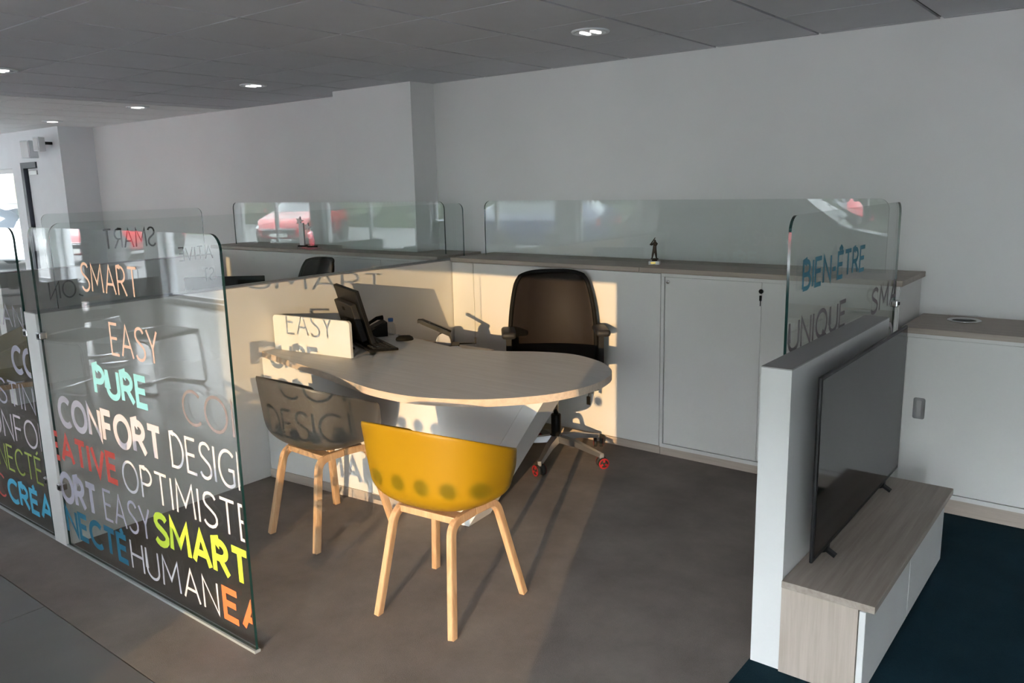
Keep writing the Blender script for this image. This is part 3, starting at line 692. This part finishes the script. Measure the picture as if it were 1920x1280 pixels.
yc = make_shell_chair('bright yellow plastic shell chair with oak legs in front of the desk', (3.69, -3.155, 0), R(6))
dup(yc, (2.725, -2.965, 0), R(-2), 'dark grey plastic shell chair with oak legs near the partition', {'yellow_plastic': M['grey']})
dup(yc, (-.12, -3.28, 0), R(165), 'olive shell chair with oak legs behind the cut-off glass screen', {'yellow_plastic': M['olive']})

# ------------------------------------------------------------------ office chair
def make_office_chair(label, loc, rot, casterm='red'):
    t = thing('office_chair', label, 'office chair', loc, rot, 'swivel office chairs', world=False)   # sitter faces -y
    for k in range(5):
        a = R(72 * k) - rot; dx, dy = math.cos(a), math.sin(a)
        b = bm_new(); sweep(b, [(dx * .03, dy * .03, .125), (dx * .15, dy * .15, .115), (dx * .32, dy * .32, .075)],
                            lambda i: [(-[.032, .026, .016][i], -[.02, .016, .012][i]), ([.032, .026, .016][i], -[.02, .016, .012][i]), ([.02, .016, .011][i], [.018, .014, .010][i]), (-[.02, .016, .011][i], [.018, .014, .010][i])])
        box(b, dx * .325 - .012, dx * .325 + .012, dy * .325 - .012, dy * .325 + .012, .055, .085, .003); leg = mk('base_arm', b, 'alu', t)
        c = bm_new()
        for s in (-1, 1):
            d = bm_new(); lathe(d, [(.030, -.010), (.033, -.006), (.033, .006), (.030, .010)], n=20)
            bmesh.ops.rotate(d, verts=d.verts[:], cent=(0, 0, 0), matrix=Matrix.Rotation(R(90), 3, 'X')); bmesh.ops.translate(d, verts=d.verts[:], vec=(0, s * .018, 0))
            bmesh.ops.rotate(d, verts=d.verts[:], cent=(0, 0, 0), matrix=Matrix.Rotation(a + .9, 3, 'Z')); bmesh.ops.translate(d, verts=d.verts[:], vec=(dx * .33, dy * .33, .033))
            me = bpy.data.meshes.new('x'); d.to_mesh(me); d.free(); c.from_mesh(me); bpy.data.meshes.remove(me)
        w_ = mk('caster', c, 'rubber', t, True)
        c = bm_new()
        for s in (-1, 1):
            for q in range(3):
                d = bm_new(); box(d, -.006, .006, s * .029 - .002, s * .029 + .002, .008, .026, .001, 1)
                bmesh.ops.rotate(d, verts=d.verts[:], cent=(0, 0, 0), matrix=Matrix.Rotation(R(120 * q), 3, 'Y'))
                bmesh.ops.rotate(d, verts=d.verts[:], cent=(0, 0, 0), matrix=Matrix.Rotation(a + .9, 3, 'Z')); bmesh.ops.translate(d, verts=d.verts[:], vec=(dx * .33, dy * .33, .033))
                me = bpy.data.meshes.new('x'); d.to_mesh(me); d.free(); c.from_mesh(me); bpy.data.meshes.remove(me)
            d = bm_new(); n = 20
            ri = [[d.verts.new((r * math.cos(2 * math.pi * i / n), s * .0295, r * math.sin(2 * math.pi * i / n))) for i in range(n)] for r in (.024, .032)]
            for i in range(n): d.faces.new((ri[0][i], ri[0][(i + 1) % n], ri[1][(i + 1) % n], ri[1][i]))
            bmesh.ops.rotate(d, verts=d.verts[:], cent=(0, 0, 0), matrix=Matrix.Rotation(a + .9, 3, 'Z')); bmesh.ops.translate(d, verts=d.verts[:], vec=(dx * .33, dy * .33, .033))
            me = bpy.data.meshes.new('x'); d.to_mesh(me); d.free(); c.from_mesh(me); bpy.data.meshes.remove(me)
        mk('caster_rim', c, casterm, w_)
    b = bm_new(); lathe(b, [(.035, .10), (.038, .145), (.03, .15), (.03, .27), (.026, .275)], n=20); mk('column_sleeve', b, 'black', t, True)
    b = bm_new(); lathe(b, [(.015, .27), (.015, .45)], n=16); mk('gas_lift', b, 'chrome', t, True)
    b = bm_new(); box(b, -.10, .10, -.12, .12, .435, .47, .012); mk('mechanism', b, 'black', t)
    b = bm_new(); box(b, -.245, .245, -.25, .21, .465, .545, .035, 4); mk('seat', b, 'pad', t, True)
    # backrest: curved mesh in a frame
    NU, NV = 20, 20; b = bm_new(); g = []
    def bp(u, v):
        wd = .262 - .025 * v - .03 * v ** 3 + .012 * math.sin(v * math.pi)
        z = .53 + v * .58
        if v > .88: wd *= 1 - ((v - .88) / .12) ** 2 * .07
        y = .235 - .03 * math.sin(v * math.pi * 1.0) * 1.4 + .06 * v - .075 * (u * u)
        return Vector((u * wd, y, z - .022 * (u ** 4) * (v ** 6)))
    for j in range(NV + 1): g.append([b.verts.new(bp(-1 + 2 * i / NU, j / NV)) for i in range(NU + 1)])
    for j in range(NV):
        for i in range(NU): b.faces.new((g[j][i], g[j][i + 1], g[j + 1][i + 1], g[j + 1][i]))
    back = mk('backrest', b, 'mesh', t, True, mods=(('SOLIDIFY', dict(thickness=.006)),))
    path = [bp(-1, j / 20) for j in range(21)] + [bp(-1 + i / 10, 1) for i in range(1, 20)] + [bp(1, 1 - j / 20) for j in range(21)]
    b = bm_new(); sweep(b, path, circ(.013, 8, .011), up=Vector((0, 1, 0))); mk('back_frame', b, 'blackm', back, True)
    b = bm_new(); g = []
    for j in range(13):
        v = .12 + .68 * j / 12
        hw = .52 + .12 * math.cos((v - .1) * 9)
        g.append([b.verts.new(bp(hw * (-1 + 2 * i / 10), v) + Vector((0, .014, 0))) for i in range(11)])
    for j in range(12):
        for i in range(10): b.faces.new((g[j][i], g[j][i + 1], g[j + 1][i + 1], g[j + 1][i]))
    mk('lumbar_panel', b, 'pad', back, True, mods=(('SOLIDIFY', dict(thickness=.012)),))
    b = bm_new(); sweep(b, [(0, .05, .45), (0, .22, .46), (0, .27, .53), (0, .262, .70)], [(-.03, -.012), (.03, -.012), (.03, .012), (-.03, .012)]); mk('back_support', b, 'black', t)
    for s in (-1, 1):
        b = bm_new(); sweep(b, [(s * .18, .02, .455), (s * .26, .02, .465), (s * .275, .02, .50), (s * .275, .02, .76)], [(-.016, -.028), (.016, -.028), (.016, .028), (-.016, .028)], up=Vector((0, 1, 0))); post = mk('arm_post', b, 'black', t)
        b = bm_new(); box(b, s * .275 - .042, s * .275 + .042, -.12, .11, .76, .80, .018, 4); mk('armrest', b, 'dgrey', t, True)
    return t
oc = make_office_chair('black mesh office chair with red wheels behind the desk', (3.04, -1.475, 0), R(40))
dup(oc, (.74, -1.60, -.0), R(-8), 'dark office chair of the neighbouring bay peeking over the partition', {'red_plastic': M['black']})
# small key fob hanging under the office chair seat and label tag
t = thing('key_fob', 'black key fob hanging from the side of the office chair seat', 'key fob', (3.31, -1.53, .405), world=False)
b = bm_new(); sweep(b, [(0, 0, .08), (.004, 0, .05), (0, 0, .03)], circ(.0025, 6)); mk('cord', b, 'black', t)
b = bm_new(); box(b, -.012, .012, -.005, .005, -.02, .03, .004); mk('fob', b, 'blackm', t)

# ------------------------------------------------------------------ tv bench and television
t = thing('tv_bench', 'low oak and white media bench under the television', 'tv bench', (5.06, -2.24, 0))
b = bm_new(); box(b, 4.922, 5.215, -2.845, -1.635, .312, .337, .0015, 1); mk('top', b, 'topy', t)
b = bm_new(); box(b, 4.922, 5.165, -2.84, -2.815, .0, .311); mk('end_panel', b, 'topz', t)
b = bm_new(); box(b, 4.922, 5.165, -1.665, -1.64, .0, .311); mk('end_panel', b, 'topz', t)
b = bm_new(); box(b, 4.93, 5.155, -2.814, -1.666, .02, .308); mk('body', b, 'white', t)
for a, c in ((-2.838, -2.243), (-2.237, -1.642)):
    b = bm_new(); box(b, 5.168, 5.188, a, c, .012, .306, .0015, 1); mk('drawer_front', b, 'white2', t)
t = thing('television', 'large black flat screen television standing on the media bench', 'television', (5.0, -2.21, .337))
b = bm_new(); box(b, 4.983, 4.995, -2.77, -1.648, .387, 1.022, .004); mk('casing', b, 'bezel', t)
b = bm_new(); box(b, 4.9952, 4.9962, -2.758, -1.66, .405, 1.012); mk('screen', b, 'screen', t)
b = bm_new(); box(b, 4.935, 4.9825, -2.6, -1.82, .45, .78, .015); mk('rear_housing', b, 'black', t)
for y in (-2.58, -1.84):
    b = bm_new(); sweep(b, [(4.945, y, .346), (4.985, y, .364), (4.985, y, .387)], [(-.006, -.012), (.006, -.012), (.006, .012), (-.006, .012)], up=Vector((0, 1, 0))); sweep(b, [(4.985, y, .364), (5.015, y, .347)], [(-.012, -.005), (.012, -.005), (.012, .005), (-.012, .005)]); mk('foot', b, 'black', t)

# ------------------------------------------------------------------ figurine and trophies
t = thing('bronze_figurine', 'small bronze figure of a standing marksman on a marble base', 'figurine', (3.385, -.90, ZC), R(20), world=False); t.scale = (.8, .8, .8)
b = bm_new(); box(b, -.042, .042, -.028, .028, 0, .026, .002); mk('base', b, 'marble', t)
b = bm_new(); box(b, -.025, .012, -.030, -.0283, .006, .022); mk('nameplate', b, 'gold', t)
b = bm_new(); lathe(b, [(.022, .026), (.02, .036), (.03, .040), (.03, .046)], n=16); mk('pedestal', b, 'bronze', t)
me = bpy.data.meshes.new('figure')
V = [(0, 0, .115), (-.014, 0, .078), (-.018, -.002, .048), (.010, 0, .078), (.014, -.002, .048), (0, 0, .14), (.002, 0, .162), (.002, 0, .175), (.001, -.002, .190), (.018, 0, .158), (.012, -.014, .143), (-.010, -.018, .150), (-.014, 0, .158), (-.026, -.010, .148), (-.014, -.018, .152), (-.026, -.006, .046), (.022, -.006, .046)]
Ed = [(0, 1), (1, 2), (0, 3), (3, 4), (0, 5), (5, 6), (6, 7), (7, 8), (6, 9), (9, 10), (10, 11), (6, 12), (12, 13), (13, 14), (2, 15), (4, 16)]
me.from_pydata(V, Ed, []); me.update()
rad = [.013, .0095, .006, .0095, .006, .013, .013, .006, .0095, .007, .0055, .005, .007, .0055, .005, .005, .005]
fo = bpy.data.objects.new('figure', me); COL.objects.link(fo); fo.parent = t; me.materials.append(M['bronze'])
sk = fo.modifiers.new('skin', 'SKIN')
for i, v in enumerate(me.skin_vertices[0].data): v.radius = (rad[i], rad[i]); v.use_root = i == 0
fo.modifiers.new('sub', 'SUBSURF').levels = 2
b = bm_new(); sweep(b, [(-.032, -.02, .150), (.0, -.02, .196), (.006, -.02, .206)], lambda i: circ([.005, .0035, .003][i], 6)); mk('rifle', b, 'bronze', t)
def star(b, cx, cz, r, y0, y1, rot=0):
    prism(b, [(cx + (r if i % 2 == 0 else r * .42) * math.cos(R(90 + rot + 36 * i)), cz + (r if i % 2 == 0 else r * .42) * math.sin(R(90 + rot + 36 * i))) for i in range(10)], 'y', y0, y1)
def trophy(label, loc, h, lean):
    t = thing('star_trophy', label, 'trophy', loc, R(20), 'crystal star trophies', world=False)
    b = bm_new(); box(b, -.055, .055, -.035, .035, 0, .018, .003); mk('base', b, 'crystal', t)
    b = bm_new(); box(b, -.05, .02, -.025, .025, .0181, .030, .002); mk('foot_block', b, 'black', t)
    b = bm_new(); sweep(b, [(-.015, 0, .03), (-.015 + lean * .2, 0, h * .5), (-.015 + lean, 0, h)], lambda i: [(-.022, -.010), (.022, -.010), (.022, .010), (-.022, .010)], up=Vector((0, 1, 0))); mk('column', b, 'steel' if lean == 0 else 'crystal', t)
    b = bm_new(); star(b, -.03 + lean, h + .02, .038, -.008, .008, -15); mk('star', b, 'steel', t)
trophy('taller crystal trophy topped by a metal star', (.10, -1.0, ZC), .215, 0)
trophy('shorter curved crystal trophy beside the taller star trophy', (.255, -1.02, ZC), .165, -.02)

# ------------------------------------------------------------------ speakers on the far wall
def speaker(label, x, z, h, wd, dep):
    t = thing('wall_speaker', label, 'speaker', (x, YB - .12, z), R(20), world=False)
    b = bm_new(); box(b, -wd / 2, wd / 2, -dep, 0, 0, h, .006); mk('cabinet', b, 'wallw', t)
    b = bm_new(); box(b, -wd / 2 + .012, wd / 2 - .012, -dep - .004, -dep - .0002, .012, h - .012, .002); mk('grille', b, 'steel', t)
    b = bm_new(); box(b, -.02, .02, -.002 + .002, .125, h * .5, h * .5 + .03); mk('bracket', b, 'dgrey', t)
speaker('pale wall speaker above the dark framed door', -4.72, 2.06, .20, .14, .12)
speaker('smaller white wall sensor box just under the ceiling', -4.46, 2.13, .16, .09, .09)
# ------------------------------------------------------------------ showroom behind the photographer (seen mirrored in the glass)
def cantilever_chair(label, loc, rot):
    t = thing('cantilever_chair', label, 'chair', loc, rot, 'cantilever chairs in the showroom', world=False)
    for s in (-1, 1):
        b = bm_new(); pts = [(s * .24, .22, .012), (s * .24, -.20, .012), (s * .24, -.235, .03), (s * .24, -.24, .07), (s * .235, -.215, .40), (s * .235, -.18, .44), (s * .235, .20, .46)]
        sweep(b, pts, circ(.011, 8)); mk('leg', b, 'chrome', t, True)
    b = bm_new(); sweep(b, [(-.24, .22, .012), (.24, .22, .012)], circ(.011, 8)); mk('foot_bar', b, 'chrome', t, True)
    b = bm_new(); box(b, -.23, .23, -.23, .21, .455, .49, .015, 3); mk('seat', b, 'black', t, True)
    b = bm_new(); g = []
    for j in range(9):
        v = j / 8
        g.append([b.verts.new(((-1 + i / 4) * (.20 + .035 * v), .22 + .05 * v - .05 * (-1 + i / 4) ** 2, .50 + .42 * v)) for i in range(9)])
    for j in range(8):
        for i in range(8): b.faces.new((g[j][i], g[j][i + 1], g[j + 1][i + 1], g[j + 1][i]))
    mk('backrest', b, 'meshg', t, True, mods=(('SOLIDIFY', dict(thickness=.012)),))
    return t
cc = cantilever_chair('grey mesh cantilever chair nearest the showroom desk end', (-1.25, -5.35, 0), R(70))
dup(cc, (-.75, -5.75, 0), R(80), 'grey mesh cantilever chair nearest the parked showroom car')
dup(cc, (-2.35, -5.95, 0), R(200), 'grey mesh cantilever chair on the window side of the showroom desk')
t = thing('desk', 'pale showroom desk with two white legs by the shop window', 'desk', (-2.3, -5.35, 0))
b = bm_new(); prism(b, rrect(-3.1, -1.55, -5.75, -4.95, .2, 'tl tr bl br', 6), 'z', .71, .745, 1); mk('tabletop', b, ['desk', 'deske'], t)
for x in (-2.9, -1.85):
    b = bm_new(); box(b, x, x + .08, -5.6, -5.1, 0, .709); mk('leg', b, 'white2', t)
make_monitor('monitor', 'black monitor on the showroom desk', (-2.5, -5.3, .745), R(90), .5, .32, 8, .06)
b = bm_new(); lathe(b, [(.22, 0), (.22, CEIL - .001)], n=28); struct('column_showroom', b, 'wallw', loc=(-3.4, -6.6, 0), smooth=False)

def make_car(name, label, loc, rot, paint, L=4.2, W=1.76, H=1.48, suv=False):
    """local: nose towards +x, centred"""
    t = thing(name, label, 'car', loc, rot, 'cars', world=False)
    n = 26; g = []
    def lerp(tab, u):
        for (a, va), (b_, vb) in zip(tab, tab[1:]):
            if a <= u <= b_: return va + (vb - va) * (u - a) / (b_ - a)
        return tab[-1][1]
    belt = [(0, .62 * H), (.05, .66 * H), (.3, .66 * H), (.62, .64 * H), (.75, .63 * H), (.93, .54 * H), (1, .42 * H)]
    roof = [(0, .64 * H), (.03, .72 * H), (.10, .93 * H), (.2, .99 * H), (.42, 1.0 * H), (.52, .95 * H), (.70, .66 * H), (.75, .64 * H), (.93, .55 * H), (1, .43 * H)]
    wid = [(0, .84), (.06, .95), (.3, 1), (.75, .98), (.93, .90), (1, .72)]
    bot = [(0, .30), (.06, .22), (.94, .22), (1, .28)]
    b = bm_new()
    for i in range(n + 1):
        u = i / n; x = -L / 2 + u * L; hw = W / 2 * lerp(wid, u); zb = lerp(bot, u); ze = lerp(belt, u); zr = max(lerp(roof, u), ze + .01)
        tum = .74 if zr - ze > .1 else .86
        ring = [(hw * .8, zb), (hw * .98, zb + .06), (hw, zb + (ze - zb) * .5), (hw * .97, ze - .02), (hw * .94, ze), (hw * (.94 + tum) / 2, (ze + zr) / 2), (hw * tum, zr - .03 * min(1, (zr - ze) * 4)), (hw * .4, zr)]
        g.append([b.verts.new((x, y, z)) for y, z in ring] + [b.verts.new((x, -y, z)) for y, z in ring[::-1]])
    m = len(g[0])
    for i in range(n):
        u = (i + .5) / n
        for k in range(m):
            f = b.faces.new((g[i][k], g[i][(k + 1) % m], g[i + 1][(k + 1) % m], g[i + 1][k]))
            if k in (4, 5, 9, 10) and .12 < u < .60 and not (.33 < u < .36): f.material_index = 1
            if k in (6, 7, 8) and (.52 < u < .70): f.material_index = 1
            if k in (6, 7, 8) and (.03 < u < .11): f.material_index = 1
    b.faces.new(g[0]); b.faces.new(g[-1][::-1]); bmesh.ops.recalc_face_normals(b, faces=b.faces[:])
    mk('body', b, [paint, 'carglass'], t, True)
    for sx in (-.31, .32):
        for s in (-1, 1):
            d = bm_new(); lathe(d, [(.20, -.10), (.31, -.10), (.335, -.06), (.335, .06), (.31, .10), (.20, .10)], n=24)
            bmesh.ops.rotate(d, verts=d.verts[:], cent=(0, 0, 0), matrix=Matrix.Rotation(R(90), 3, 'X')); bmesh.ops.translate(d, verts=d.verts[:], vec=(sx * L, s * (W / 2 - .07), .335)); wh = mk('wheel', d, 'rubber', t)
            d = bm_new()
            for q in range(5):
                e = bm_new(); box(e, -.03, .03, -.008, .008, .02, .2)
                bmesh.ops.rotate(e, verts=e.verts[:], cent=(0, 0, 0), matrix=Matrix.Rotation(R(72 * q), 3, 'Y')); bmesh.ops.translate(e, verts=e.verts[:], vec=(sx * L, s * (W / 2 + .036), .335))
                me = bpy.data.meshes.new('x'); e.to_mesh(me); e.free(); d.from_mesh(me); bpy.data.meshes.remove(me)
            mk('wheel_spokes', d, 'alu', wh)
    for s in (-1, 1):
        b = bm_new(); prism(b, [(L / 2 - .26, .46 * H), (L / 2 - .02, .42 * H), (L / 2 - .0, .38 * H), (L / 2 - .18, .40 * H)], 'y', s * W * .34 - .11, s * W * .34 + .11); mk('headlight', b, 'chrome', t)
        b = bm_new(); box(b, L * .17, L * .17 + .1, s * (W / 2 + .0) - .02 + s * .08, s * W / 2 + .02 + s * .08, .66 * H, .74 * H, .02); mk('mirror', b, paint, t)
        b = bm_new(); box(b, -L / 2 - .01, -L / 2 + .08, s * W * .34 - .1, s * W * .34 + .1, .46 * H, .58 * H, .02); mk('tail_light', b, 'red', t)
    b = bm_new(); box(b, L / 2 - .03, L / 2 + .012, -W * .3, W * .3, .24 * H, .36 * H, .01); mk('grille', b, 'blackm', t)
    for z in (.37, .345):
        b = bm_new(); sweep(b, [(L / 2 + .015, -W * .32, z * H), (L / 2 + .02, -.10, z * H), (L / 2 + .024, 0, (z + .035) * H), (L / 2 + .02, .10, z * H), (L / 2 + .015, W * .32, z * H)], circ(.010, 6)); mk('grille_bar', b, 'chrome', t)
    b = bm_new(); box(b, L / 2 + .013, L / 2 + .022, -.26, .26, .20 * H, .275 * H); mk('number_plate', b, 'plate', t)
    return t
make_car('car', 'glossy black car standing inside the showroom', (1.9, -7.02, 0), R(0), 'cardark', 4.3, 1.8, 1.60)
bm = bm_new(); box(bm, -70, 45, -60, YF - .3, -.3, -.05); struct('ground_outside', bm, 'asphalt')
bm = bm_new(); box(bm, -70, XL - .4, YF - .3, 12, -.3, -.05); struct('ground_side', bm, 'asphalt')
bm = bm_new(); box(bm, XL - .4, XR, YW + 1.2, 12, -.3, -.05); struct('ground_rear', bm, 'asphalt')
make_car('car', 'red car parked outside with its nose to the window', (-15.3, -12.6, -.05), R(60), 'carred', 3.9, 1.72, 1.46)
make_car('car', 'dark blue car parked sideways outside the window', (-6.6, -12.4, -.05), R(172), 'carblue', 4.6, 1.8, 1.5)
make_car('car', 'red car parked outside, seen from its rear quarter', (-.5, -12.2, -.05), R(160), 'carred', 4.1, 1.75, 1.5)
make_car('car', 'white car parked outside near the end of the window row', (-20.5, -11.5, -.05), R(20), 'carwhite', 4.5, 1.85, 1.7)
make_car('car', 'white car seen through the far window beside the dark door', (-15.0, 2.6, -.05), R(25), 'carwhite', 4.3, 1.8, 1.5)
# canopy added to cut the daylight outside the far window, and house beyond
t = thing('shade_canopy', 'flat canopy added to shade the view outside the far window', 'shade_canopy', (-10.0, 3.6, 0))
bm = bm_new(); box(bm, -46, -4.0, .3, 7.0, 2.55, 2.7); mk('roof', bm, 'frame', t)
for x in (-40, -29, -19, -8.3):
    bm = bm_new(); box(bm, x, x + .12, .5, .62, -.05, 2.55); mk('post', bm, 'frame', t)
t = thing('house', 'cream rendered house wall beyond the added canopy', 'house', (-12, 7.6, 0))
bm = bm_new(); box(bm, -60, 2, 7.3, 7.6, -.05, 5); mk('wall', bm, 'cream', t)
for x in (-34, -27, -20.5):
    bm = bm_new(); box(bm, x, x + 1.1, 7.25, 7.3, .9, 2.1); w_ = mk('window', bm, 'frame', t)
    bm = bm_new(); box(bm, x + .08, x + 1.02, 7.24, 7.25, .98, 2.02); mk('pane', bm, 'carglass', w_, loc=(0, 0, 0))
# tall hedgerows added out of view
def shade_hedge(label, x0, x1, y, h, dep=2.0):
    b = bm_new(); nx = max(2, int((x1 - x0) / 1.2)); nz = 7
    def P(i, k, s):
        x = x0 + (x1 - x0) * i / nx; z = -.05 + (h + .05) * k / nz
        e = 0 if i in (0, nx) else .35 * math.sin(i * 2.1 + k * 1.7) + .25 * math.sin(i * .9 - k * 2.9)
        return (x, y + s * (dep / 2 + .4 * e), z + (.3 * math.sin(i * 1.3) if k == nz else 0))
    F = [[b.verts.new(P(i, k, 1)) for k in range(nz + 1)] for i in range(nx + 1)]; Bk = [[b.verts.new(P(i, k, -1)) for k in range(nz + 1)] for i in range(nx + 1)]
    for i in range(nx):
        for k in range(nz):
            b.faces.new((F[i][k], F[i + 1][k], F[i + 1][k + 1], F[i][k + 1])); b.faces.new((Bk[i][k], Bk[i][k + 1], Bk[i + 1][k + 1], Bk[i + 1][k]))
        b.faces.new((F[i][nz], F[i + 1][nz], Bk[i + 1][nz], Bk[i][nz]))
    for i in (0, nx):
        for k in range(nz): b.faces.new((F[i][k], F[i][k + 1], Bk[i][k + 1], Bk[i][k]))
    bmesh.ops.recalc_face_normals(b, faces=b.faces[:])
    return tag(mk('shade_hedge', b, 'shade_hedge'), label, 'shade_hedge')
YH = -20.0; SL = .41 / .905
cx = lambda x: x + (YF - YH) * SL
shade_hedge('long tall clipped hedgerow added to keep the low sun off the windows', -60, cx(2.30), YH, 4.0, .6)
shade_hedge('short clipped hedgerow piece added between the two gaps shaped for the sun', cx(2.62), cx(4.42) - .30, YH, 4.0, .6)
shade_hedge('tall clipped hedgerow added to block the low sun beside the wider gap', cx(6.76) + .25, 45, YH, 4.0, .6)
